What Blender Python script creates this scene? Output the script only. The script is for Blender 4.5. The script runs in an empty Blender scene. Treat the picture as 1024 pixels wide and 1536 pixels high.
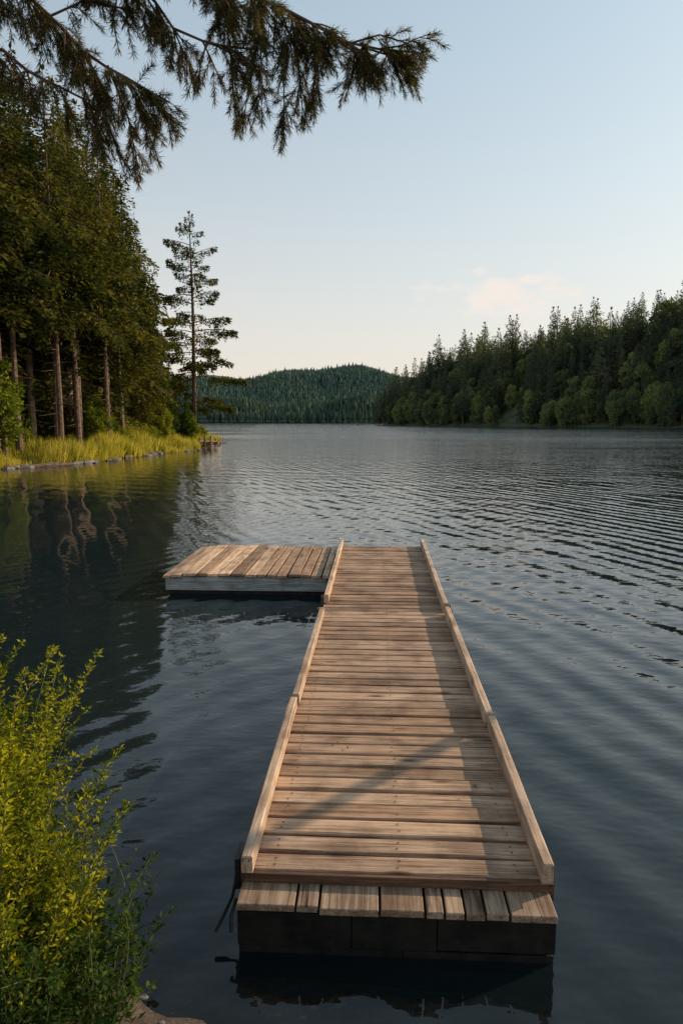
import bpy, math, numpy as np
from mathutils import Vector
R = np.random.RandomState
scene = bpy.context.scene
SUN_EL, SUN_AZ = math.radians(22), math.radians(66)   # azimuth clockwise from +Y

# ------------------------------------------------------------------ helpers
class MB:
    def __init__(s): s.V=[]; s.F=[]; s.M=[]; s.n=0
    def add(s, V, F, mat=0):
        V=np.asarray(V,float).reshape(-1,3); F=np.asarray(F,int).reshape(-1,4)
        s.V.append(V); s.F.append(F+s.n); s.M.append(np.full(len(F),mat)); s.n+=len(V)
    def tube(s, pts, rad, seg=6, mat=0):
        P=np.asarray(pts,float); n=len(P); rad=np.broadcast_to(np.asarray(rad,float),(n,))
        T=np.gradient(P,axis=0); T/=np.linalg.norm(T,axis=1)[:,None]+1e-9
        up=np.array([0,0,1.]) if abs(T[:,2]).mean()<.8 else np.array([1.,0,0])
        A=np.cross(T,up); A/=np.linalg.norm(A,axis=1)[:,None]+1e-9; B=np.cross(T,A)
        a=np.linspace(0,2*np.pi,seg,endpoint=False)
        V=P[:,None]+rad[:,None,None]*(A[:,None]*np.cos(a)[None,:,None]+B[:,None]*np.sin(a)[None,:,None])
        i=np.arange(n-1)[:,None]*seg; j=np.arange(seg)[None]; k=(j+1)%seg
        F=np.stack([i+j,i+k,i+seg+k,i+seg+j],-1).reshape(-1,4)
        s.add(V.reshape(-1,3),F,mat)
    def cards(s, C, D, L, W, rs, mat=0, mid=.45):
        C=np.asarray(C,float); D=np.asarray(D,float); n=len(C)
        D=D/(np.linalg.norm(D,axis=1)[:,None]+1e-9)
        S=np.cross(D,rs.normal(size=(n,3))); S/=np.linalg.norm(S,axis=1)[:,None]+1e-9
        L=np.broadcast_to(L,(n,))[:,None]; W=np.broadcast_to(W,(n,))[:,None]
        V=np.stack([C, C+D*L*mid+S*W/2, C+D*L, C+D*L*mid-S*W/2],1).reshape(-1,3)
        s.add(V,np.arange(4*n).reshape(-1,4),mat)
    def box(s,x0,x1,y0,y1,z0,z1,mat=0,rot=0,tilt=0,bev=0.0):
        cx,cy=(x0+x1)/2,(y0+y1)/2
        if bev>0:
            zs=[(z0,0),(z1-bev,0),(z1,bev)]
            V=[];F=[]
            for z,b in zs: V+= [(x0+b,y0+b,z),(x1-b,y0+b,z),(x1-b,y1-b,z),(x0+b,y1-b,z)]
            for r in (0,4):
                for k in range(4): F.append((r+k,r+(k+1)%4,r+4+(k+1)%4,r+4+k))
            F+=[(3,2,1,0),(8,9,10,11)]
        else:
            V=[(x0,y0,z0),(x1,y0,z0),(x1,y1,z0),(x0,y1,z0),(x0,y0,z1),(x1,y0,z1),(x1,y1,z1),(x0,y1,z1)]
            F=[(3,2,1,0),(4,5,6,7),(0,1,5,4),(1,2,6,5),(2,3,7,6),(3,0,4,7)]
        V=np.array(V,float); c,si=math.cos(rot),math.sin(rot)
        X=V[:,0]-cx;Y=V[:,1]-cy
        V[:,2]+=tilt*X
        V[:,0]=cx+c*X-si*Y; V[:,1]=cy+si*X+c*Y
        s.add(V,F,mat)
    def mesh(s,name,mats,smooth=False):
        V=np.concatenate(s.V);F=np.concatenate(s.F);M=np.concatenate(s.M)
        me=bpy.data.meshes.new(name); me.vertices.add(len(V)); me.vertices.foreach_set('co',V.astype(np.float32).ravel())
        me.loops.add(len(F)*4); me.loops.foreach_set('vertex_index',F.astype(np.int32).ravel())
        me.polygons.add(len(F)); me.polygons.foreach_set('loop_start',np.arange(0,len(F)*4,4,dtype=np.int32))
        me.polygons.foreach_set('loop_total',np.full(len(F),4,dtype=np.int32))
        me.polygons.foreach_set('material_index',M.astype(np.int32))
        me.polygons.foreach_set('use_smooth',np.full(len(F),smooth))
        for m in mats: me.materials.append(m)
        me.update(calc_edges=True); return me
def obj(name,me,loc=(0,0,0),rz=0,sc=1,parent=None):
    o=bpy.data.objects.new(name,me); scene.collection.objects.link(o)
    o.location=loc; o.rotation_euler=(0,0,rz); o.scale=(sc,sc,sc) if np.isscalar(sc) else sc
    if parent: o.parent=parent
    return o
def empty(name,loc=(0,0,0),rz=0):
    return obj(name,None,loc,rz)

class NT:
    def __init__(s,name):
        s.m=bpy.data.materials.new(name); s.m.use_nodes=True; s.t=s.m.node_tree; s.t.nodes.clear()
        s.out=s.t.nodes.new('ShaderNodeOutputMaterial')
    def n(s,ty,**k):
        nd=s.t.nodes.new(ty)
        for a,b in k.items():
            if a.startswith('i_'):
                key=a[2:]; key=int(key) if key.isdigit() else key.replace('_',' ')
                if isinstance(b,bpy.types.NodeSocket): s.t.links.new(b,nd.inputs[key])
                else: nd.inputs[key].default_value=b
            else: setattr(nd,a,b)
        return nd
    def link(s,a,b): s.t.links.new(a,b)
    def math(s,op,a,b=0.5,c=0.5,clamp=False):
        nd=s.n('ShaderNodeMath',operation=op,use_clamp=clamp)
        for i,v in enumerate((a,b,c)):
            if isinstance(v,bpy.types.NodeSocket): s.link(v,nd.inputs[i])
            else: nd.inputs[i].default_value=v
        return nd.outputs[0]
    def ramp(s,fac,stops):
        nd=s.n('ShaderNodeValToRGB'); s.link(fac,nd.inputs[0]); cr=nd.color_ramp
        while len(cr.elements)<len(stops): cr.elements.new(.5)
        for e,(p,c) in zip(cr.elements,stops): e.position=p; e.color=(*c,1) if len(c)==3 else c
        return nd.outputs[0]
    def mix(s,f,a,b,bt='MIX'):
        nd=s.n('ShaderNodeMix',data_type='RGBA',blend_type=bt)
        for i,v in ((0,f),(6,a),(7,b)):
            if isinstance(v,bpy.types.NodeSocket): s.link(v,nd.inputs[i])
            else: nd.inputs[i].default_value=v if not isinstance(v,tuple) or len(v)==4 else (*v,1)
        return nd.outputs[2]

def wood(name,axis,dark,mid,light,gscale=1.0,island=1.0,lo=.62,hi=1.25):
    t=NT(name); tc=t.n('ShaderNodeTexCoord'); geo=t.n('ShaderNodeNewGeometry')
    rnd=geo.outputs['Random Per Island']
    off=t.n('ShaderNodeCombineXYZ'); 
    o=t.math('MULTIPLY',rnd,37.0); t.link(o,off.inputs[0]); t.link(o,off.inputs[1])
    add=t.n('ShaderNodeVectorMath',operation='ADD'); t.link(tc.outputs['Object'],add.inputs[0]); t.link(off.outputs[0],add.inputs[1])
    def stretch(a,b):
        mp=t.n('ShaderNodeMapping'); mp.inputs['Scale'].default_value=(a,b,b) if axis=='x' else (b,a,b); t.link(add.outputs[0],mp.inputs[0]); return mp.outputs[0]
    g=t.n('ShaderNodeTexNoise',i_Scale=1.0,i_Detail=5.0,i_Roughness=.68,i_Distortion=.7); t.link(stretch(1.6,34),g.inputs['Vector'])
    g2=t.n('ShaderNodeTexNoise',i_Scale=1.0,i_Detail=2.0,i_Roughness=.6); t.link(stretch(3,120),g2.inputs['Vector'])
    bl=t.n('ShaderNodeTexNoise',i_Scale=3.0,i_Detail=5.0,i_Roughness=.62); t.link(tc.outputs['Object'],bl.inputs['Vector'])
    ck=t.n('ShaderNodeTexNoise',i_Scale=1.0,i_Detail=2.0,i_Roughness=.5); t.link(stretch(1.1,60),ck.inputs['Vector'])
    col=t.ramp(g.outputs[0],[(.32,dark),(.5,mid),(.70,light)])
    fine=t.ramp(g2.outputs[0],[(.33,(.50,.45,.42)),(.5,(1,1,1))])
    col=t.mix(.7,col,fine,'MULTIPLY')
    isl=t.ramp(rnd,[(0,(lo,lo*.94,lo*.88)),(.35,(.92,.85,.78)),(.7,(1.0,1.0,1.0)),(1,(hi,hi*.98,hi*.94))])
    col=t.mix(island,col,isl,'MULTIPLY')
    blr=t.ramp(bl.outputs[0],[(.36,(.55,.50,.47)),(.52,(.94,.91,.88)),(.66,(1.12,1.06,1.0))])
    col=t.mix(.85,col,blr,'MULTIPLY')
    crk=t.ramp(ck.outputs[0],[(.285,(.16,.12,.10)),(.32,(1,1,1))])
    col=t.mix(.85,col,crk,'MULTIPLY')
    vo=t.n('ShaderNodeTexVoronoi',i_Scale=1.0); t.link(stretch(1.6,5.5),vo.inputs['Vector'])
    kn=t.ramp(vo.outputs['Distance'],[(.04,(.16,.10,.07)),(.09,(.55,.45,.38)),(.14,(1,1,1))])
    col=t.mix(.85,col,kn,'MULTIPLY')
    b=t.n('ShaderNodeBump',i_Strength=.8,i_Distance=.004); t.link(g.outputs[0],b.inputs['Height'])
    p=t.n('ShaderNodeBsdfPrincipled',i_Roughness=.78); t.link(col,p.inputs['Base Color']); t.link(b.outputs[0],p.inputs['Normal'])
    p.inputs['Specular IOR Level'].default_value=.25
    t.link(p.outputs[0],t.out.inputs[0]); return t.m
def plain(name,c1,c2,scale=3,rough=.8,bump=.3,bd=.02,spec=.3):
    t=NT(name); tc=t.n('ShaderNodeTexCoord')
    g=t.n('ShaderNodeTexNoise',i_Scale=scale,i_Detail=6.0,i_Roughness=.65); t.link(tc.outputs['Object'],g.inputs['Vector'])
    col=t.ramp(g.outputs[0],[(.35,c1),(.65,c2)])
    b=t.n('ShaderNodeBump',i_Strength=bump,i_Distance=bd); t.link(g.outputs[0],b.inputs['Height'])
    p=t.n('ShaderNodeBsdfPrincipled',i_Roughness=rough); t.link(col,p.inputs['Base Color']); t.link(b.outputs[0],p.inputs['Normal'])
    p.inputs['Specular IOR Level'].default_value=spec
    t.link(p.outputs[0],t.out.inputs[0]); return t.m
def foliage(name,c1,c2,c3,scale=1.5,trans=.35,tcol=None,fine=None,stops=(.3,.5,.75),objr=.3):
    t=NT(name); geo=t.n('ShaderNodeNewGeometry'); oi=t.n('ShaderNodeObjectInfo')
    g=t.n('ShaderNodeTexNoise',i_Scale=scale,i_Detail=2.0,i_Roughness=.6); t.link(geo.outputs['Position'],g.inputs['Vector'])
    f=t.math('ADD',t.math('MULTIPLY',g.outputs[0],.9),t.math('MULTIPLY_ADD',oi.outputs['Random'],objr,-objr/3))
    if fine:
        f=t.math('ADD',f,t.math('MULTIPLY_ADD',geo.outputs['Random Per Island'],fine,-fine/2))
    col=t.ramp(f,list(zip(stops,[c1,c2,c3])))
    d=t.n('ShaderNodeBsdfDiffuse'); t.link(col,d.inputs[0])
    tr=t.n('ShaderNodeBsdfTranslucent'); tm=t.mix(1.0,col,tcol or (1.5,1.4,.5),'MULTIPLY'); t.link(tm,tr.inputs[0])
    mx=t.n('ShaderNodeMixShader',i_0=trans); t.link(d.outputs[0],mx.inputs[1]); t.link(tr.outputs[0],mx.inputs[2])
    t.link(mx.outputs[0],t.out.inputs[0]); return t.m

M_deck=wood('deck_wood','x',(.185,.115,.072),(.41,.275,.185),(.57,.415,.295))
M_plat=wood('platform_wood','y',(.25,.155,.095),(.44,.30,.195),(.60,.45,.33),island=1,lo=.42,hi=1.7)
M_rail=wood('rail_wood','y',(.26,.175,.115),(.48,.35,.25),(.64,.50,.38),island=.6)
M_stub=wood('float_wood','y',(.12,.082,.055),(.29,.205,.142),(.43,.32,.23))
M_fasc=wood('fascia_wood','x',(.14,.145,.14),(.30,.315,.31),(.46,.48,.47),island=.5)
M_edge=wood('edge_wood','x',(.05,.026,.017),(.12,.066,.04),(.20,.115,.075),island=.4)
M_black=plain('wet_timber',(.004,.0035,.003),(.020,.016,.012),7,.55,.6,.02)
M_nail=plain('rusty_steel',(.03,.015,.01),(.07,.04,.03),40,.5,.1,.002)
M_rubber=plain('rubber',(.008,.008,.008),(.02,.02,.02),20,.5,.1,.002)
M_bark=plain('bark',(.05,.033,.022),(.20,.13,.085),4,.9,.9,.05)
M_barkp=plain('bark_pale',(.11,.075,.052),(.34,.245,.175),5,.9,.8,.05)
M_stone=plain('shore_stone',(.06,.05,.04),(.24,.21,.18),2.5,.9,.8,.05)
M_spr=foliage('spruce_needles',(.014,.022,.008),(.044,.054,.016),(.15,.135,.034),.55,.33,fine=.35)
M_pine=foliage('pine_needles',(.022,.034,.011),(.055,.064,.019),(.16,.145,.036),.8,.33,fine=.3)
M_thuja=foliage('thuja_foliage',(.02,.045,.012),(.05,.09,.02),(.10,.15,.03),1.5,.3,fine=.2)
M_shrub=foliage('shrub_leaves',(.05,.08,.012),(.13,.16,.022),(.28,.27,.04),1.2,.4,fine=.3)
M_grass=foliage('grass_blades',(.14,.15,.025),(.32,.30,.05),(.52,.44,.11),.8,.45,fine=.4)
M_bush=foliage('bush_leaves',(.04,.068,.008),(.17,.195,.015),(.46,.41,.03),3.5,.5,tcol=(1.35,1.3,.4),fine=.55,stops=(.28,.5,.76))
M_weed=foliage('weed_leaves',(.022,.045,.012),(.05,.085,.02),(.10,.14,.03),5,.4,fine=.3)
M_stem=plain('green_stem',(.06,.08,.02),(.14,.12,.05),10,.7,.1,.002)
M_ovh=foliage('overhanging_needles',(.03,.038,.015),(.08,.076,.032),(.17,.135,.062),5,.35,fine=.5,tcol=(1.3,1.15,.65))
M_rsp=foliage('haze_tinted_spruce_needles',(.048,.072,.064),(.080,.110,.082),(.145,.165,.098),.05,.40,fine=.25,objr=.4)  # bluish, lifted needle colour carries the distance haze
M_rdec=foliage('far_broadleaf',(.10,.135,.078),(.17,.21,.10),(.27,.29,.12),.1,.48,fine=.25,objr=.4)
M_hill=foliage('haze_tinted_hill_forest',(.088,.140,.125),(.110,.168,.130),(.145,.20,.135),.012,.2,tcol=(1,1,1))  # aerial haze painted into the pale blue-green foliage colour
M_hill2=foliage('haze_tinted_hill_forest_near',(.062,.098,.078),(.088,.130,.088),(.12,.16,.092),.02,.2,tcol=(1,1,1))  # front ridge: same painted haze, weaker

# ------------------------------------------------------------------ lake outline and terrain
LAKE=np.array([(-.3,2.50),(1,2.3),(4,1.7),(12,0),(40,-8),(120,-20),(230,20),(240,120),(190,190),(127,255),(88,340),(60,400),(30,465),
 (26,482),(34,496),(80,560),(200,640),(330,760),(330,900),(100,905),(-100,895),(-300,900),(-420,800),(-400,500),(-260,300),(-120,170),
 (-50,112),(-24,90),(-15.2,79),(-13.3,71),(-13,64),(-14,55),(-15.2,44.6),(-17.7,35.5),(-24,29),(-20,18),(-9,9.5),(-3.8,5.2),(-1.95,3.65),(-1.25,2.90),(-.85,2.62)],float)
def sdist(x,y):
    x=np.asarray(x,float);y=np.asarray(y,float)
    best=np.full(x.shape,1e9); ins=np.zeros(x.shape,bool)
    A=LAKE;B=np.roll(LAKE,-1,0)
    for (ax,ay),(bx,by) in zip(A,B):
        dx,dy=bx-ax,by-ay
        t=np.clip(((x-ax)*dx+(y-ay)*dy)/(dx*dx+dy*dy),0,1)
        best=np.minimum(best,(x-ax-t*dx)**2+(y-ay-t*dy)**2)
        if ay!=by:
            c=((ay>y)!=(by>y))&(x<(bx-ax)*(y-ay)/(by-ay)+ax); ins^=c
    d=np.sqrt(best); r=np.sqrt(x*x+y*y)
    w=np.minimum(.04*r,6)
    wob=w*.6*(.35*np.sin(x*.35+y*.31)+.25*np.sin(y*.67+x*.43)+.18*np.sin(x*1.1-y*1.3))
    wob=np.where(r<12,.02*np.sin(x*7+y*3)+.015*np.sin(x*13-y*11),wob)
    return np.where(ins,-d,d)+wob
def ss(a,b,x): t=np.clip((x-a)/(b-a),0,1); return t*t*(3-2*t)
def height(x,y):
    x=np.asarray(x,float);y=np.asarray(y,float)
    d=sdist(x,y)
    h=np.where(d<0,np.maximum(d*.32,-4),np.minimum(d*.22,.4)+.6*ss(2,12,d))
    h=h+ss(3,42,d)*(x>10)*(y>120)*(y<700)*(24+16*ss(470,250,y))
    h=h+ss(8,60,d)*(x<0)*(y>15)*(y<400)*2.5
    hill=ss(30,240,d)*(y>860)*(52+26*np.exp(-((x+25)/170)**2)+4*np.sin(x*.021+1)+3*np.sin(x*.05))
    hill=hill+(y>860)*ss(0,25,d)*16*np.exp(-((y-945)/32)**2)*(1+.35*np.sin(x*.028+.6)+.15*np.sin(x*.08))
    h=h+hill
    n=.012*np.sin(x*5.1+y*2.3)*np.sin(y*4.4-x*1.7)+.008*np.sin(x*17+y*9)*np.sin(y*21-x*5)
    return h+n*ss(-.6,.4,d)
def sgrid(n,ext,ab,c):
    b=7.9; a=ext/math.sinh(b); s=np.linspace(-1,1,n); return a*np.sinh(b*s)+c
def grid_mesh(name,n,zfun,mats,smooth=True):
    gx=sgrid(n,3000,0,-.6); gy=sgrid(n,3000,0,2.8)
    X,Y=np.meshgrid(gx,gy); X=X.ravel();Y=Y.ravel(); Z=zfun(X,Y)
    i=np.arange(n-1)[:,None]*n+np.arange(n-1)[None]; F=np.stack([i,i+1,i+n+1,i+n],-1).reshape(-1,4)
    m=MB(); m.add(np.stack([X,Y,Z],1),F); return m.mesh(name,mats,smooth),X,Y
t=NT('ground_soil'); geo=t.n('ShaderNodeNewGeometry')
n1=t.n('ShaderNodeTexNoise',i_Scale=9.0,i_Detail=8.0,i_Roughness=.7); t.link(geo.outputs['Position'],n1.inputs['Vector'])
n2=t.n('ShaderNodeTexVoronoi',i_Scale=70.0); t.link(geo.outputs['Position'],n2.inputs['Vector'])
n3=t.n('ShaderNodeTexNoise',i_Scale=.25,i_Detail=6.0); t.link(geo.outputs['Position'],n3.inputs['Vector'])
c=t.ramp(n1.outputs[0],[(.3,(.035,.022,.014)),(.5,(.10,.066,.043)),(.7,(.19,.135,.09))])
c=t.mix(.6,c,t.ramp(n2.outputs['Distance'],[(.1,(1.3,1.25,1.2)),(.5,(.4,.4,.4))]),'MULTIPLY')
sep=t.n('ShaderNodeSeparateXYZ'); t.link(geo.outputs['Position'],sep.inputs[0])
far=t.math('MULTIPLY',t.math('SUBTRACT',sep.outputs[1],14.0),.08,clamp=True)
c=t.mix(far,c,t.ramp(n3.outputs[0],[(.35,(.03,.045,.015)),(.65,(.08,.09,.03))]))
b=t.n('ShaderNodeBump',i_Strength=.9,i_Distance=.02); t.link(n1.outputs[0],b.inputs['Height'])
p=t.n('ShaderNodeBsdfPrincipled',i_Roughness=.85); t.link(c,p.inputs['Base Color']); t.link(b.outputs[0],p.inputs['Normal']); t.link(p.outputs[0],t.out.inputs[0])
me,_,_=grid_mesh('ground',420,height,[t.m]); obj('ground',me)

# water
t=NT('lake_water'); geo=t.n('ShaderNodeNewGeometry'); P=geo.outputs['Position']
def wave(rot,lam,dist,dsc=1.0,det=1.0):
    mp=t.n('ShaderNodeMapping'); mp.inputs['Rotation'].default_value=(0,0,rot); t.link(P,mp.inputs[0])
    w=t.n('ShaderNodeTexWave',wave_type='BANDS',bands_direction='X',wave_profile='SIN',i_Scale=.314/lam,i_Distortion=dist,i_Detail=det); 
    w.inputs['Detail Scale'].default_value=dsc; t.link(mp.outputs[0],w.inputs['Vector']); return w.outputs['Fac']
def noise(sc,det,scl=(1,1,1),rot=0,rough=.5):
    mp=t.n('ShaderNodeMapping'); mp.inputs['Rotation'].default_value=(0,0,rot); mp.inputs['Scale'].default_value=scl; t.link(P,mp.inputs[0])
    w=t.n('ShaderNodeTexNoise',i_Scale=sc,i_Detail=det,i_Roughness=rough); t.link(mp.outputs[0],w.inputs['Vector']); return w.outputs[0]
wA=wave(-math.radians(24),.50,5.0,.35)
wA2=wave(-math.radians(12),.83,6.0,.3)
wB=wave(math.radians(40),.38,5.0,.5)
wC=wave(-math.radians(66),1.5,6.0,.4)
modA=noise(.18,1.0); modC=noise(.45,1.0,(1,.7,1),.5)
sepw=t.n('ShaderNodeSeparateXYZ'); t.link(P,sepw.inputs[0])
lee=t.math('MULTIPLY_ADD',t.math('ADD',sepw.outputs[0],t.math('MULTIPLY',sepw.outputs[1],.12)),.11,.55,clamp=True)
lee=t.math('MULTIPLY_ADD',lee,.62,.38)
farw=t.math('MULTIPLY',t.math('SUBTRACT',sepw.outputs[1],28.0),.014,clamp=True)
patch=t.math('MULTIPLY_ADD',noise(.06,3.0,(.35,1,1)),3.2,-1.1,clamp=True)
farw=t.math('MULTIPLY',farw,t.math('MULTIPLY_ADD',patch,.65,.35))
h=t.math('MULTIPLY',t.math('MULTIPLY',wA,.0135),t.math('MULTIPLY_ADD',modA,3.4,-1.0,clamp=True))
h=t.math('ADD',h,t.math('MULTIPLY',t.math('MULTIPLY',wA2,.017),t.math('MULTIPLY_ADD',modC,3.4,-1.2,clamp=True)))
h=t.math('ADD',h,t.math('MULTIPLY',t.math('MULTIPLY',wB,.006),t.math('MULTIPLY_ADD',modA,-3.0,2.1,clamp=True)))
h=t.math('ADD',h,t.math('MULTIPLY',wC,.008))
chop=t.math('MULTIPLY_ADD',farw,.060,.011)
h=t.math('ADD',h,t.math('MULTIPLY',noise(3.4,2.0,(1,1.6,1),-.3),chop))
h=t.math('ADD',h,t.math('MULTIPLY',noise(.6,1.0,(.6,1.5,1)),.026))
h=t.math('MULTIPLY',h,lee)
b=t.n('ShaderNodeBump',i_Strength=1.0,i_Distance=1.0); t.link(h,b.inputs['Height'])
fr=t.n('ShaderNodeFresnel',i_IOR=1.42); t.link(b.outputs[0],fr.inputs['Normal'])
gl=t.n('ShaderNodeBsdfGlossy'); gl.inputs['Color'].default_value=(1,1,1,1); t.link(b.outputs[0],gl.inputs['Normal'])
t.link(t.math('MULTIPLY_ADD',farw,.10,.02),gl.inputs['Roughness'])
df=t.n('ShaderNodeBsdfDiffuse'); df.inputs[0].default_value=(.010,.018,.020,1)
tp=t.n('ShaderNodeBsdfTransparent'); tp.inputs[0].default_value=(.72,.70,.55,1)
at=t.n('ShaderNodeAttribute',attribute_name='shallow')
m1=t.n('ShaderNodeMixShader'); t.link(at.outputs['Fac'],m1.inputs[0]); t.link(df.outputs[0],m1.inputs[1]); t.link(tp.outputs[0],m1.inputs[2])
m2=t.n('ShaderNodeMixShader'); t.link(fr.outputs[0],m2.inputs[0]); t.link(m1.outputs[0],m2.inputs[1]); t.link(gl.outputs[0],m2.inputs[2])
t.link(m2.outputs[0],t.out.inputs[0])
me,X,Y=grid_mesh('water',260,lambda x,y:x*0,[t.m])
a=me.attributes.new('shallow','FLOAT','POINT'); a.data.foreach_set('value',(np.exp(np.minimum(height(X,Y),0)*5.0)*(np.hypot(X,Y)<25)).astype(np.float32))
obj('water',me)

# ------------------------------------------------------------------ dock
dock=empty('wooden_dock',(.262,3.08,0),-math.radians(2.9))
r=R(3); m=MB(); nails=MB()
pitch=.150; y=0.0; i=0; ZD=.31
def disc(x,y,z,rad):
    a=np.linspace(0,2*np.pi,8,endpoint=False)
    top=[(x+rad*math.cos(k),y+rad*math.sin(k),z) for k in a]
    nails.add(top,[(0,1,2,3),(0,3,4,7),(4,5,6,7)])
while y<8.78:
    w=pitch-.017-r.uniform(0,.010)
    z=ZD+r.normal(0,.003)
    m.box(-.735+r.uniform(-.008,.008),.735+r.uniform(-.008,.008),y,y+w,z-.036,z,0,r.normal(0,.0025),r.normal(0,.002),.006)
    for sx in (-.60,0.02,.60):
        for dy in (.3,.72):
            if r.rand()<.9: disc(sx+r.uniform(-.012,.012),y+w*dy+r.uniform(-.006,.006),z+.0035,.0055)
    y+=pitch; i+=1
obj('deck_planks',m.mesh('deck_planks',[M_deck]),parent=dock)
obj('nail_heads',nails.mesh('nail_heads',[M_nail]),parent=dock)
m=MB()
for x in (-.70,-.03,.64): m.box(x,x+.055,.01,8.7,.12,ZD-.052)
m.box(-.735,.735,-.024,-.005,ZD-.060,ZD-.010)
obj('joists',m.mesh('joists',[M_edge]),parent=dock)
m=MB()
for y0,y1 in ((.35,1.9),(2.6,4.2),(5.0,6.4),(7.2,8.6)): m.box(-.66,.60,y0,y1,-.2,.118)
obj('floats',m.mesh('floats',[M_black]),parent=dock)
m=MB(); H0=ZD+.008
def rail(side,y0,y1,xo,z1=.095,z0=0.0,w=.055,rot=0):
    x=side*(.712)+xo
    m.box(x-w/2,x+w/2,y0,y1,H0+z0,H0+z1,0,rot,0,.006)
rail(-1,-.05,1.90,-.012,z1=.085,rot=.004); rail(-1,1.95,4.45,.0,z1=.085,rot=-.003); rail(-1,4.95,8.86,.010,z1=.10,rot=.002)
rail(1,-.06,1.60,.012,z1=.10,rot=-.004); rail(1,1.64,4.48,.0,z1=.105,rot=.004); rail(1,4.60,8.95,-.004,z1=.11,rot=-.003)
obj('curb_rails',m.mesh('curb_rails',[M_rail]),parent=dock)
m=MB()
for sx,yy in ((-1,1.84),(1,1.55),(1,4.40),(-1,4.40),(-1,4.97),(1,4.62),(-1,0.0),(1,-.02)):
    m.box(sx*.747-.016,sx*.747+.016,yy,yy+.10,ZD-.11,H0+.07)
obj('rail_brackets',m.mesh('rail_brackets',[M_edge]),parent=dock)
m=MB(); fr_=[0,.19,.263,.453,.594,.653,.716,.779,.853,1]
for a_,b_ in zip(fr_[:-1],fr_[1:]):
    x0=-.755+1.50*a_+.006;x1=-.755+1.50*b_-.006
    zz=.250+r.normal(0,.0025)
    m.box(x0,x1,-.185+r.uniform(-.008,.008),.30,zz-.032,zz,0,r.normal(0,.003),0,.004)
obj('float_planks',m.mesh('float_planks',[M_stub]),parent=dock)
m=MB(); m.box(-.735,.725,-.155,.28,-.25,.214)
for a_,b_ in ((-.745,-.21),(-.204,.19),(.196,.735)): m.box(a_,b_,-.176+r.uniform(-.003,.003),-.157,.045+r.uniform(-.006,.006),.212)
for a_,b_ in ((-.74,.03),(.036,.73)): m.box(a_,b_,-.172+r.uniform(-.003,.003),-.157,-.2,.036)
obj('float_body',m.mesh('float_body',[M_black]),parent=dock)
m=MB()
m.tube([(-.77,.06,.33),(-.79,.02,.24),(-.80,-.02,.17),(-.84,-.10,.10),(-.86,-.14,.07)],.009,6)
m.tube([(-.76,-.12,.235),(-.775,-.17,.18),(-.77,-.2,.12)],.009,6)
m.box(-.789,-.765,-.01,.13,.20,.36)
obj('mooring_strap',m.mesh('mooring_strap',[M_rubber]),parent=dock)
m=MB(); x=-3.17; r=R(9)
while x<-.78:
    w=r.uniform(.13,.21); x1=min(x+w,-.755); z=ZD+.01+r.normal(0,.006)
    m.box(x,x1-.020,6.42+r.uniform(-.03,.03),8.72+r.uniform(-.03,.03),z-.035,z,0,r.normal(0,.005),r.normal(0,.012),.004); x+=w
obj('platform_planks',m.mesh('platform_planks',[M_plat]),parent=dock)
m=MB(); m.box(-3.14,-.80,6.45,6.49,.075,.272); m.box(-3.14,-3.10,6.492,8.65,.075,.272); m.box(-3.14,-.8,8.652,8.69,.075,.272)
obj('platform_fascia',m.mesh('platform_fascia',[M_fasc]),parent=dock)
m=MB(); m.box(-3.11,-.85,6.53,8.6,-.2,.05); m.box(-3.09,-.82,6.51,8.62,.055,.20)
obj('platform_float',m.mesh('platform_float',[M_black]),parent=dock)
M_dry=plain('dry_leaf',(.45,.22,.16),(.6,.36,.28),30); M_dry2=plain('brown_leaf',(.08,.045,.02),(.2,.12,.06),30)
def leaf(x,y,z,s,rz,mt):
    m=MB(); m.add([(.0,.0,.0),(.05*s,.018*s,.012*s),(.11*s,.0,.004*s),(.05*s,-.02*s,.008*s)],[(0,1,2,3)])
    obj('fallen_leaf',m.mesh('fallen_leaf',[mt]),(x,y,z),rz)
leaf(.80,4.43,ZD+.012,1,.2,M_dry)
r=R(71)
for k in range(9): leaf(.3+r.uniform(-.55,.6),3.2+r.rand()**1.5*5,ZD+.010,r.uniform(.22,.5),r.uniform(0,6),M_dry2)
m=MB(); A=np.array([6.16,10.6,-.5]); Bp=np.array([5.80,5.85,3.28])
m.tube([A,(A+Bp)/2,Bp],[.07,.06,.045],10)
obj('shadow_caster_pole',m.mesh('shadow_caster_pole',[M_bark]))  # unseen pole, added out of frame to cast the diagonal shadow on the deck

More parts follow.
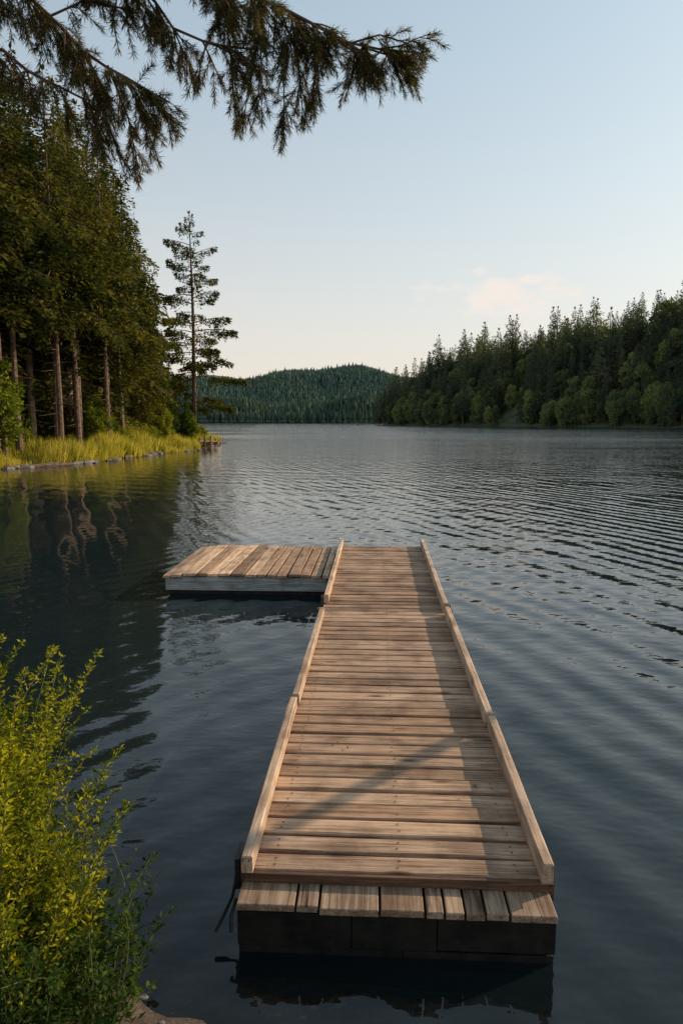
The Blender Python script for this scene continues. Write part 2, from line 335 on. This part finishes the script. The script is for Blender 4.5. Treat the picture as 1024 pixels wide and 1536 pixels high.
# ------------------------------------------------------------------ trees
def conifer(seed,h,R0,cb,per_m,card,dens,mats,droop=.35,up=.1,jit=.35,trunk_r=.2,inner=.15,cw=.38,pw=.8,dead=0,lateral=.32,zj=.2,gap=0):
    r=R(seed); m=MB()
    n=9; zz=np.linspace(-.8,h,n); bend=np.cumsum(r.normal(0,.07,(n,2)),0)*.5
    m.tube(np.stack([bend[:,0],bend[:,1],zz],1),trunk_r*(1-np.clip(zz/h,0,1))**.8+.015,8,1)
    def at(z): return np.array([np.interp(z,zz,bend[:,0]),np.interp(z,zz,bend[:,1])])
    nb=int(h*(1-cb)*per_m); C=[];D=[];L=[]
    for k in range(nb):
        f=(k+r.uniform(-.5,.5))/nb; f=min(max(f,0),.995); z=h*(cb+(1-cb)*f)
        if gap and r.rand()<gap: continue
        prof=(1-f)**pw*(.62+.38*min(1,f/.12))
        Lb=max(.25,R0*prof*(1+r.uniform(-jit,jit))); az=k*2.399+r.normal(0,.5)
        dh=np.array([math.cos(az),math.sin(az)]); sd=np.array([-dh[1],dh[0]])
        o=at(z); u=up+.5*f*f+r.normal(0,.08); dr=droop*(1+r.uniform(-.3,.3))*(1-.6*f)
        def pos(s): return np.concatenate([o[None]+dh[None]*(Lb*s)[:,None],(z+Lb*(u*s-dr*s*s))[:,None]],1)
        m.tube(pos(np.linspace(0,1,4)),np.array([.035,.025,.015,.006])*(.4+Lb/R0)*trunk_r/.2,4,1)
        nc=int(dens*Lb*(.6+.4*Lb/R0))+4
        s=inner+(1-inner)*r.rand(nc)**.75
        side=r.uniform(-1,1,nc)*lateral*Lb*(1.08-s)*1.3
        p=pos(s); p[:,:2]+=sd[None]*side[:,None]; p[:,2]-=np.abs(side)*.25+(r.rand(nc)**1.5)*zj
        d=np.concatenate([dh[None]*.7+sd[None]*(np.sign(side)*.6)[:,None],np.full((nc,1),-.3)],1)+r.normal(0,.38,(nc,3))
        C.append(p);D.append(d);L.append(card*r.uniform(.6,1.3,nc)*(.6+.4*(1-f)))
    for k in range(dead):
        z=h*r.uniform(.08,cb); az=r.uniform(0,6.28); l=r.uniform(.5,1.6); o=at(z)
        m.tube([(o[0],o[1],z),(o[0]+l*math.cos(az),o[1]+l*math.sin(az),z-.15*l)],[.02,.006],3,1)
    C.append(np.array([[*at(h-.1),h-.25]]*6)); D.append(np.concatenate([r.normal(0,.25,(6,2)),np.ones((6,1))],1)); L.append(np.full(6,card))
    C=np.concatenate(C);D=np.concatenate(D);L=np.concatenate(L)
    m.cards(C,D,L,L*cw,r,0)
    return m.mesh('conifer_%d'%seed,mats)
def broadleaf(seed,h,R0,cb,ncl,per,card,mats,tr=.12,ns=1,cw=.6):
    r=R(seed); m=MB(); C=[];D=[]
    for k in range(ns):
        a=r.uniform(0,6.28); e=(math.cos(a)*R0*.3*(ns>1),math.sin(a)*R0*.3*(ns>1))
        m.tube([(0,0,-.4),(e[0]*.5,e[1]*.5,h*cb),(e[0],e[1],h*.85)],[tr,tr*.7,tr*.15],6,1)
    for k in range(ncl):
        v=r.normal(size=3); v/=np.linalg.norm(v); q=v*r.uniform(.45,1.0)**.6
        f=(q[2]+1)/2; c=np.array([q[0]*R0*(1.05-.35*f),q[1]*R0*(1.05-.35*f),h*(cb+(1-cb)*f*.95)])
        if k%3==0: m.tube([(c[0]*.1,c[1]*.1,h*max(.1,cb*.7+.25*f)),c*np.array([.6,.6,.96]),c],[tr*.35,tr*.2,tr*.06],4,1)
        rr=R0*r.uniform(.16,.34)
        w=r.normal(size=(per,3)); w/=np.linalg.norm(w,axis=1)[:,None]
        C.append(c+w*rr*(r.rand(per,1)**.4)*np.array([1,1,.7])); D.append(w+np.array([0,0,-.2])+r.normal(0,.5,(per,3)))
    C=np.concatenate(C);D=np.concatenate(D); L=card*r.uniform(.6,1.3,len(C))
    m.cards(C,D,L,L*cw,r,0); return m.mesh('broadleaf_%d'%seed,mats)

protos=[conifer(10+k,20,3.1+.3*(k%3),[.26,.42,.34,.46,.10][k],6.0,.40,[58,52,56,54,64][k],[M_spr,M_bark if k%2 else M_barkp],droop=.6,up=.10,trunk_r=.18,dead=26,jit=.6,inner=.08,zj=.8,pw=[.7,.6,.72,.6,.8][k],lateral=.4,gap=.08) for k in range(5)]
rr_=R(21)
lt=[ (-20.0,37.5,23.5,1),(-21.6,41,25,3),(-18.9,40.5,22.5,1),(-17.9,43.5,23,3),(-17.6,46.5,22.5,3),(-20.4,45.5,25,0),(-19.6,50,25,4),(-16.9,50.5,21.5,1),
 (-22.5,38,25,0),(-24,42,26,4),(-23,48,26,2),(-17.2,54,21.0,0),(-18.6,57,23,4),(-18.6,61,22.5,0),(-20.3,62,24,2),(-18.0,65.5,14,4),(-19.8,67.5,20.5,0),
 (-21.8,56,26,0),(-25,53,26,4),(-17.2,58.5,14,4),(-24.5,35,24,2),(-27,38,25,4),(-17.3,70,8.5,4),(-19.3,53.2,25,2),(-21.6,61.5,25,4),
 (-18.6,37.8,19,3),(-19.7,39.3,20.5,3),(-17.2,42.0,18.5,1),(-17.1,44.9,19.5,3),(-16.4,48.1,19,1),(-16.6,52.3,18,3),(-20.7,36.2,21,3)]
for (x,y,hh,k) in lt:
    obj('spruce_tree',protos[k],(x,y,float(height(x,y))),rr_.uniform(0,6.28),hh/20.)
fo=empty('forest')
pts=[]
tries=0
while len(pts)<125 and tries<8000:
    tries+=1
    x=rr_.uniform(-62,-18); y=rr_.uniform(33,100)
    if x>-22.5-.18*abs(y-50)*(y>58) : continue
    if sdist(x,y)<5 or any((x-a)**2+(y-b)**2<5 for a,b in pts): continue
    pts.append((x,y)); hh=rr_.uniform(19,25)
    obj('conifer',protos[rr_.randint(5)],(x,y,float(height(x,y))),rr_.uniform(0,6.28),hh/20.,fo)
pm=conifer(77,22,4.4,.16,4.2,.42,104,[M_pine,M_bark],droop=.25,up=.14,jit=.55,trunk_r=.26,inner=.25,cw=.34,pw=.55,dead=8,lateral=.42,zj=.5,gap=.18)
obj('pine_tree',pm,(-15.1,71,float(height(-15.1,71))),.6,1.04)
th=conifer(91,7.5,1.5,.02,16,.26,60,[M_thuja,M_bark],droop=.1,up=.5,jit=.3,trunk_r=.1,inner=.3,cw=.5,pw=.7)
for x,y,s in ((-16.3,62.5,1.05),(-17.4,59,.7),(-14.9,66.5,.55)): obj('arborvitae',th,(x,y,float(height(x,y))),x,s)
sh=[broadleaf(200+k,2.4,1.5,.05,38,90,.18,[M_shrub,M_bark],.04,3) for k in range(3)]
BY=[18,29,35.5,44.6,55,64,71,79,90]; BX=[-20,-24,-17.7,-15.2,-14,-13,-13.3,-15.2,-24]
for k in range(46):
    f=rr_.rand(); y=34+f*42; x0=np.interp(y,BY,BX)
    x=x0-rr_.uniform(1.6,6); s=rr_.uniform(.45,1.1)
    obj('shrub',sh[k%3],(x,y,float(height(x,y))-.1),rr_.uniform(0,6),s)
dc=broadleaf(230,6.5,2.3,.12,80,120,.26,[M_shrub,M_bark],.1,2)
for x,y,s in ((-19.4,37.2,.95),(-17.2,48,.6),(-15.9,59.5,.6),(-15.0,67,.5)): obj('birch_tree',dc,(x,y,float(height(x,y))),x*3,s)
def grass(name,n,ymin,ymax,dmin,dmax,hl,w,seed):
    r=R(seed); m=MB(); ys=r.uniform(ymin,ymax,n); xs=np.interp(ys,BY,BX)+1.2-r.rand(n)**1.3*dmax
    d=sdist(xs,ys); k=(d>dmin)&(np.sin(xs*1.7+ys*.9)+np.sin(ys*2.1)+r.normal(0,.8,n)>-1.4); xs,ys,d=xs[k],ys[k],d[k]; z=np.maximum(height(xs,ys),-.02)-.03
    D=np.stack([r.normal(0,.22,len(xs))+.15*(d<.6),r.normal(0,.22,len(xs)),np.ones(len(xs))],1)
    L=hl*r.uniform(.4,1.2,len(xs))*(.75+.45*np.sin(xs*.8+ys*.5)*np.sin(ys*.37)); m.cards(np.stack([xs,ys,z],1),D,L,w,r,0,.3)
    obj(name,m.mesh(name,[M_grass]))
grass('grass',56000,27,82,-.3,6,1.45,.055,5)
def rock(r):
    a=np.linspace(0,2*np.pi,8,endpoint=False); V=[];F=[]
    lv=[(-.5,.75),(-.1,1.0),(.3,.82),(.5,.35)]
    for z,s in lv:
        for q in a: k=s*r.uniform(.82,1.15); V.append((k*math.cos(q),k*math.sin(q),z+r.uniform(-.06,.06)))
    for l in range(3):
        for j in range(8): F.append((l*8+j,l*8+(j+1)%8,l*8+8+(j+1)%8,l*8+8+j))
    F+=[(24,25,26,27),(24,27,28,31),(28,29,30,31)]
    return np.array(V),F
m=MB(); r=R(31)
cl=r.uniform(31,80,18)
for k in range(170):
    y=cl[r.randint(18)]+r.normal(0,.9); x=np.interp(y,BY,BX)
    xs_=x+np.linspace(-3,3,61); dd=sdist(xs_,np.full(61,y)); x=xs_[np.argmin(abs(dd-r.normal(-.1,.45)))]
    V,F=rock(r); q=r.uniform(0,6.28); e=r.rand()**2; sx,sy,sz=.10+.6*e,.1+.4*e,.07+.26*e
    V=V*np.array([sx,sy,sz]); V=np.stack([V[:,0]*math.cos(q)-V[:,1]*math.sin(q),V[:,0]*math.sin(q)+V[:,1]*math.cos(q),V[:,2]],1)
    m.add(V+np.array([x,y,.03]),F)
obj('shore_rocks',m.mesh('shore_rocks',[M_stone]))
m=MB()
for x,y,l,a in ((-16.9,37.2,2.5,.9),(-15.7,42.6,2.2,1.2),(-14.9,47,2.0,1.35)):
    m.tube([(x,y,.05),(x+l*.5*math.cos(a),y+l*.5*math.sin(a),.09),(x+l*math.cos(a),y+l*math.sin(a),.06)],[.12,.13,.08],8)
obj('driftwood_logs',m.mesh('driftwood_logs',[M_bark]))
ld=empty('boat_landing',(-12.6,63.6,0))
m=MB()
for k in range(9): m.box(-1.0+k*.22,-1.0+k*.22+.2,-1.1,1.1,.62,.68)
obj('planks',m.mesh('planks',[M_plat]),parent=ld)
m=MB(); m.box(-1.0,.95,-1.05,-1.0,.30,.615); m.box(-1.0,.95,1.0,1.05,.30,.615)
for x,y,zt in ((.75,-1.16,1.2),(.75,1.16,.9),(-.3,-1.16,.95),(0.2,-1.16,1.25)): m.tube([(x,y,-1),(x,y,.3),(x,y,zt)],.11,8)
obj('posts',m.mesh('posts',[M_stub]),parent=ld)

# right-hand forest
far=empty('distant_forest')
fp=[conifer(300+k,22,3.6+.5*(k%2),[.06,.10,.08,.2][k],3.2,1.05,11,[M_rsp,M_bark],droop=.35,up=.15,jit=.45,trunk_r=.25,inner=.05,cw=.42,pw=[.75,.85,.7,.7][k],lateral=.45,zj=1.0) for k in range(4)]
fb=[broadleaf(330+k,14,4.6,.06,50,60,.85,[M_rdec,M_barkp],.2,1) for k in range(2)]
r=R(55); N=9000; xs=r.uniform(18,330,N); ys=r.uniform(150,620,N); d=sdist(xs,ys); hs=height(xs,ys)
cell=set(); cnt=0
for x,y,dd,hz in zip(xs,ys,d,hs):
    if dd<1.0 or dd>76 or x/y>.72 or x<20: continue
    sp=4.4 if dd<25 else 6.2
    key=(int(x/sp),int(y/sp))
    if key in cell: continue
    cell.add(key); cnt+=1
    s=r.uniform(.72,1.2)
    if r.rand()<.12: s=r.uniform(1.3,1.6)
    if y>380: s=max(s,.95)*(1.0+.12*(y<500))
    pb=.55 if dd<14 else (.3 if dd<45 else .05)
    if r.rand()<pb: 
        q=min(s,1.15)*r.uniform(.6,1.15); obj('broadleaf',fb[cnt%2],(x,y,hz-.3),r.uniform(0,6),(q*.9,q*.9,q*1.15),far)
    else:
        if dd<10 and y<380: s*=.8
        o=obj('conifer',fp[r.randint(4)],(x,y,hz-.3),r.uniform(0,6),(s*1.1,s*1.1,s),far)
print('right forest',cnt)
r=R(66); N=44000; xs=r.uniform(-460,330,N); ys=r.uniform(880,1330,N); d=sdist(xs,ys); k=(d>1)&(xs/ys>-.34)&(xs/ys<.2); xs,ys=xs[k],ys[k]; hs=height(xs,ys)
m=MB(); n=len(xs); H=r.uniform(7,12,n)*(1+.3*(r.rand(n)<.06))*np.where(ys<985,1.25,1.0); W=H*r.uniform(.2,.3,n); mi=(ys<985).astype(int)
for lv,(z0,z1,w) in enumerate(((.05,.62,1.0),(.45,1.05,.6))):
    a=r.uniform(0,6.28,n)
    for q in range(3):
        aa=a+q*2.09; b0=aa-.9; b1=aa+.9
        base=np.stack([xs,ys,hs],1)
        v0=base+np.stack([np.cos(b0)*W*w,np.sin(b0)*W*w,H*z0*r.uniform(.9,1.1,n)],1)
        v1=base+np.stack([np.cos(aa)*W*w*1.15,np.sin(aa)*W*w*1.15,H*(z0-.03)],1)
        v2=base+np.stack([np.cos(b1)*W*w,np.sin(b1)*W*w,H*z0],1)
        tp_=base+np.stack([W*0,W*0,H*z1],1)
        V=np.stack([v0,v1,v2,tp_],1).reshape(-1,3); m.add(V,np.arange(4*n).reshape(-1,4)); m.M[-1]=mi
obj('haze_tinted_hill_forest',m.mesh('haze_tinted_hill_forest',[M_hill,M_hill2]))

# ------------------------------------------------------------------ overhanging pine
m=MB(); r=R(8)
NC=[];ND=[];NL=[]
def interp_path(P,n):
    P=np.asarray(P,float); s=np.concatenate([[0],np.cumsum(np.linalg.norm(np.diff(P,axis=0),axis=1))]); q=np.linspace(0,s[-1],n)
    return np.stack([np.interp(q,s,P[:,k]) for k in range(3)],1),s[-1]
def twig(p,d,l):
    n=5; s=np.linspace(0,1,n)[:,None]; d=d/np.linalg.norm(d)
    P=p+d*l*s+np.array([0,0,-1])*l*.22*s**2
    m.tube(P,np.linspace(.0028,.0012,n),3,1)
    k=int(l*520)+24; q=(.15+.88*r.rand(k)**.8)[:,None]
    C=p+d*l*q+np.array([0,0,-1])*l*.22*q**2
    dd=d[None]*.8+np.array([0,0,-.2])+r.normal(0,.5,(k,3))
    NC.append(C);ND.append(dd);NL.append(r.uniform(.028,.06,k))
def branchlet(P,rad,dens=1.0,tl=.12):
    Q,L=interp_path(P,12); m.tube(Q,np.linspace(rad,.003,12),5,1)
    T=np.gradient(Q,axis=0); n=int(L*27*dens)
    for k in range(n):
        f=r.uniform(.15,1); i=f*11; j=int(min(i,10)); p=Q[j]+(Q[j+1]-Q[j])*(i-j)
        td=T[j]/np.linalg.norm(T[j]); 
        dv=td*.8+r.normal(0,.5,3)+np.array([0,0,-.45]); twig(p,dv,tl*r.uniform(.5,1.3))
    twig(Q[-1],T[-1],tl*.7)
def limb(P,rad,subs=1.0,fol=(.15,1)):
    Q,L=interp_path(P,24); Q[1:-1]+=r.normal(0,.012,(22,3)); m.tube(Q,np.linspace(rad,.005,24),7,1)
    T=np.gradient(Q,axis=0); n=int(L*9.5*subs)
    for k in range(n):
        f=fol[0]+(fol[1]-fol[0])*(k+r.rand())/n; i=f*23; j=int(min(i,22)); p=Q[j]
        td=T[j]/np.linalg.norm(T[j]); l=r.uniform(.10,.28)*(1.1-.45*f)
        dv=td*.7+np.array([r.normal(0,.35),r.normal(0,.6),r.uniform(-.7,.15)]); dv/=np.linalg.norm(dv)
        branchlet([p,p+dv*l*.5+np.array([0,0,-.02]),p+dv*l+np.array([0,0,-.10*l/.3])],.006)
    twig(Q[-1],T[-1],.09)
trunk=(-3.7,3.4)
m.tube([(trunk[0],trunk[1],-.3),(trunk[0],trunk[1]+.05,3),(trunk[0]+.1,trunk[1],6),(trunk[0]+.05,trunk[1],10),(trunk[0],trunk[1],14)],[.24,.2,.17,.12,.03],12,1)
T0=(-3.65,3.4)
limb([(T0[0],T0[1],5.6),(-2.2,3.8,5.45),(-.95,4,5.0),(-.41,4,4.76),(-.15,4,4.62),(.10,4.02,4.52),(.30,4.03,4.49),(.40,4.03,4.50)],.03,1.45,(.64,1))
for P in ([(-.41,4,4.74),(-.47,4.02,4.5),(-.54,4.05,4.18)],[(-.26,4,4.66),(-.31,3.95,4.4),(-.31,3.95,4.12)],[(-.15,4,4.6),(-.14,4.05,4.42),(-.16,4.05,4.28)],[(-.5,3.9,4.8),(-.42,3.85,4.5),(-.42,3.85,4.16)],[(.1,4,4.5),(.06,4.1,4.42),(.03,4.1,4.36)],[(-.33,4,4.7),(-.24,4.1,4.5),(-.22,4.1,4.24)],
          [(.15,4,4.5),(.27,4.05,4.49),(.37,4.08,4.50)],[(.2,4,4.5),(.31,3.95,4.49),(.42,3.92,4.52)],[(.05,4,4.53),(.2,3.9,4.52),(.34,3.88,4.47)]):
    branchlet(P,.006,1.6,.12)
limb([(T0[0],T0[1],5.2),(-2.0,3.9,5.15),(-1.3,4.0,4.95),(-1.02,4.0,4.78),(-.9,4,4.63),(-.73,4,4.54),(-.58,4,4.50),(-.47,4,4.5)],.022,.8,(.66,1))
for P in ([(-.73,4,4.53),(-.77,4,4.4)],[(-.6,4,4.5),(-.6,4.05,4.34),(-.59,4.05,4.22)],[(-.5,4,4.8),(-.62,4,4.72),(-.7,4.1,4.66)]):
    branchlet(P,.006,1.4,.12)
limb([(T0[0],T0[1],5.0),(-2.5,3.8,5.0),(-1.75,4,4.84),(-1.58,4,4.66),(-1.38,4,4.50),(-1.17,4,4.36),(-1.0,4,4.27),(-.94,4,4.23)],.025,1.5,(.5,1))
for P in ([(-1.38,4,4.5),(-1.31,4,4.22),(-1.24,4.05,3.96)],[(-1.17,4,4.34),(-1.08,4,4.16),(-1.05,4,4.04)],[(-1.58,4,4.66),(-1.35,3.95,4.72),(-1.1,3.95,4.66),(-1.02,3.95,4.58)],[(-1.5,4,4.6),(-1.42,4.1,4.3),(-1.36,4.1,4.10)],[(-1.27,4,4.42),(-1.2,4.1,4.2),(-1.16,4.1,3.98)]):
    branchlet(P,.007,1.6,.13)
limb([(T0[0],T0[1],4.5),(-2.7,3.8,4.75),(-2.1,4,4.62),(-1.75,4,4.44),(-1.48,4,4.28),(-1.34,4,4.18)],.02,1.1,(.4,1))
limb([(T0[0],T0[1],5.9),(-2.6,3.6,5.8),(-1.6,3.7,5.2),(-1.3,3.8,4.98),(-.95,3.9,4.9)],.02,1.1,(.5,1))
NC=np.concatenate(NC);ND=np.concatenate(ND);NL=np.concatenate(NL); print('needles',len(NC))
m.cards(NC,ND,NL,.0034,r,0,.4)
obj('pine_tree',m.mesh('overhanging_pine',[M_ovh,M_bark]))

# ------------------------------------------------------------------ near bush, weeds, pebbles
def stems(name,bases,hts,lean,per,ll,lw,mats,seed,curve=.25,lo=.15,spread=.6,sr=.004,lj=.14):
    r=R(seed); m=MB(); C=[];D=[];L=[]
    for (bx,by),hh in zip(bases,hts):
        bz=float(height(bx,by))-.02; s=np.linspace(0,1,7)[:,None]
        ln=np.array([r.normal(lean[0],lj),r.normal(lean[1],lj),0]); cv=np.array([np.clip(r.normal(.05,curve),-.4,.22),r.normal(0,curve),-.12])
        P=np.array([bx,by,bz])+np.array([0,0,1])*hh*s+ln*hh*s+cv*hh*s**2.2
        m.tube(P,np.linspace(sr,.0012,7),4,1)
        k=int(per*hh); q=lo+(1-lo)*r.rand(k)**.8
        c=np.stack([np.interp(q,s[:,0],P[:,a]) for a in range(3)],1)
        side=r.normal(size=(k,3))*np.array([1,1,.3]); side/=np.linalg.norm(side,axis=1)[:,None]
        off=r.rand(k)[:,None]*.09*(1.1-q[:,None])
        C.append(c+side*off);D.append(side*spread+np.array([0,0,.45])+r.normal(0,.3,(k,3)));L.append(ll*r.uniform(.55,1.25,k)*(1.1-.45*q))
    C=np.concatenate(C);D=np.concatenate(D);L=np.concatenate(L); m.cards(C,D,L,L*lw,r,0,.45)
    return obj(name,m.mesh(name,mats))
r=R(12)
def pts_in(n,x0,x1,y0,y1,cond):
    out=[]
    while len(out)<n:
        x,y=r.uniform(x0,x1),r.uniform(y0,y1)
        if cond(x,y): out.append((x,y))
    return out
B=pts_in(330,-2.4,-1.14,2.35,3.6,lambda x,y: float(sdist(x,y))>.03)
stems('leafy_bush',B,[r.uniform(.75,1.47)*(1.0-.38*max(0,min(1,(b[0]+1.50)/.36))) for b in B],(.02,.0),215,.044,.34,[M_bush,M_stem],13,curve=.18,lj=.11,spread=.9)
B=pts_in(280,-2.0,-.90,2.25,2.95,lambda x,y: float(sdist(x,y))>-.02)
stems('weeds',B,[r.uniform(.18,.6) for b in B],(.08,.0),150,.04,.5,[M_weed,M_stem],14,spread=.9)
B=[(-1.12,2.80),(-1.05,2.80),(-.98,2.72),(-1.1,2.85),(-1.0,2.72),(-.92,2.68)]
stems('wildflower_stems',B,[.72,.6,.66,.5,.42,.5],(.32,.08),36,.042,.5,[M_weed,M_stem],15,lo=.3,spread=1.0,sr=.003)
m=MB(); r=R(41)
for k in range(520):
    x=r.uniform(-2.6,1.5); y=r.uniform(1.6,3.2); d_=float(sdist(x,y))
    if d_<-.35 or d_>.9: continue
    V,F=rock(r); s=r.uniform(.004,.014)*(1+.8*(r.rand()<.05)); m.add(V*np.array([s*1.2,s,s*.7])+np.array([x,y,float(height(x,y))+s*.1]),F)
obj('pebbles',m.mesh('pebbles',[M_stone]))

# ------------------------------------------------------------------ sky, sun, camera
w=bpy.data.worlds.new('World'); scene.world=w; w.use_nodes=True; nt=w.node_tree; nt.nodes.clear()
def N_(ty,**k):
    nd=nt.nodes.new(ty)
    for a,b in k.items(): setattr(nd,a,b)
    return nd
L_=nt.links.new
o=N_('ShaderNodeOutputWorld'); bg=N_('ShaderNodeBackground'); sky=N_('ShaderNodeTexSky')
sky.sky_type='NISHITA'; sky.sun_disc=False; sky.sun_elevation=SUN_EL; sky.sun_rotation=SUN_AZ; sky.air_density=1.0; sky.dust_density=1.2; sky.ozone_density=1.2
bg.inputs[1].default_value=.132
ga=N_('ShaderNodeGamma'); ga.inputs[1].default_value=.62; L_(sky.outputs[0],ga.inputs[0])
mu=N_('ShaderNodeMix',data_type='RGBA',blend_type='MULTIPLY'); mu.inputs[0].default_value=1; L_(ga.outputs[0],mu.inputs[6]); mu.inputs[7].default_value=(2.12,2.46,2.38,1)
tc=N_('ShaderNodeTexCoord')
sz=N_('ShaderNodeSeparateXYZ'); L_(tc.outputs['Generated'],sz.inputs[0])
m1_=N_('ShaderNodeMath',operation='MULTIPLY'); L_(sz.outputs[2],m1_.inputs[0]); m1_.inputs[1].default_value=-3.6
ex=N_('ShaderNodeMath',operation='EXPONENT'); L_(m1_.outputs[0],ex.inputs[0])
m2_=N_('ShaderNodeMath',operation='MULTIPLY',use_clamp=True); L_(ex.outputs[0],m2_.inputs[0]); m2_.inputs[1].default_value=1.0
hz=N_('ShaderNodeMix',data_type='RGBA'); L_(m2_.outputs[0],hz.inputs[0]); L_(mu.outputs[2],hz.inputs[6]); hz.inputs[7].default_value=(6.7,5.65,5.0,1)
mp=N_('ShaderNodeMapping'); mp.inputs['Scale'].default_value=(1,1,3.0); L_(tc.outputs['Generated'],mp.inputs[0])
nz=N_('ShaderNodeTexNoise'); nz.inputs['Scale'].default_value=15; nz.inputs['Detail'].default_value=9; nz.inputs['Roughness'].default_value=.6; L_(mp.outputs[0],nz.inputs['Vector'])
vs=N_('ShaderNodeVectorMath',operation='DISTANCE'); L_(mp.outputs[0],vs.inputs[0]); vs.inputs[1].default_value=(.235,.957,.166*3.0)
mr=N_('ShaderNodeMapRange'); L_(vs.outputs['Value'],mr.inputs[0])
for i_,v in zip((1,2,3,4),(.02,.20,.24,-.16)): mr.inputs[i_].default_value=v
ad=N_('ShaderNodeMath',operation='ADD'); L_(nz.outputs[0],ad.inputs[0]); L_(mr.outputs[0],ad.inputs[1])
cr=N_('ShaderNodeMapRange'); L_(ad.outputs[0],cr.inputs[0])
for i_,v in zip((1,2,3,4),(.57,.72,0,.85)): cr.inputs[i_].default_value=v
mx=N_('ShaderNodeMix',data_type='RGBA'); L_(cr.outputs[0],mx.inputs[0]); L_(hz.outputs[2],mx.inputs[6]); mx.inputs[7].default_value=(7.1,6.35,5.85,1)
L_(mx.outputs[2],bg.inputs[0]); L_(bg.outputs[0],o.inputs[0])
sl=bpy.data.lights.new('sun','SUN'); sl.energy=5.0; sl.angle=math.radians(.45); sl.color=(1,.79,.57)
so=bpy.data.objects.new('sun',sl); scene.collection.objects.link(so)
dv=Vector((math.sin(SUN_AZ)*math.cos(SUN_EL),math.cos(SUN_AZ)*math.cos(SUN_EL),math.sin(SUN_EL)))
so.rotation_euler=dv.to_track_quat('Z','Y').to_euler()
cam=bpy.data.cameras.new('camera'); co=bpy.data.objects.new('camera',cam); scene.collection.objects.link(co); scene.camera=co
co.location=(0,0,2.5); co.rotation_euler=(math.radians(90-7.57),0,0)
cam.sensor_fit='VERTICAL'; cam.sensor_height=36; cam.lens=24; cam.clip_end=8000; cam.clip_start=.05
scene.view_settings.view_transform='Standard'; scene.view_settings.look='None'; scene.view_settings.exposure=0
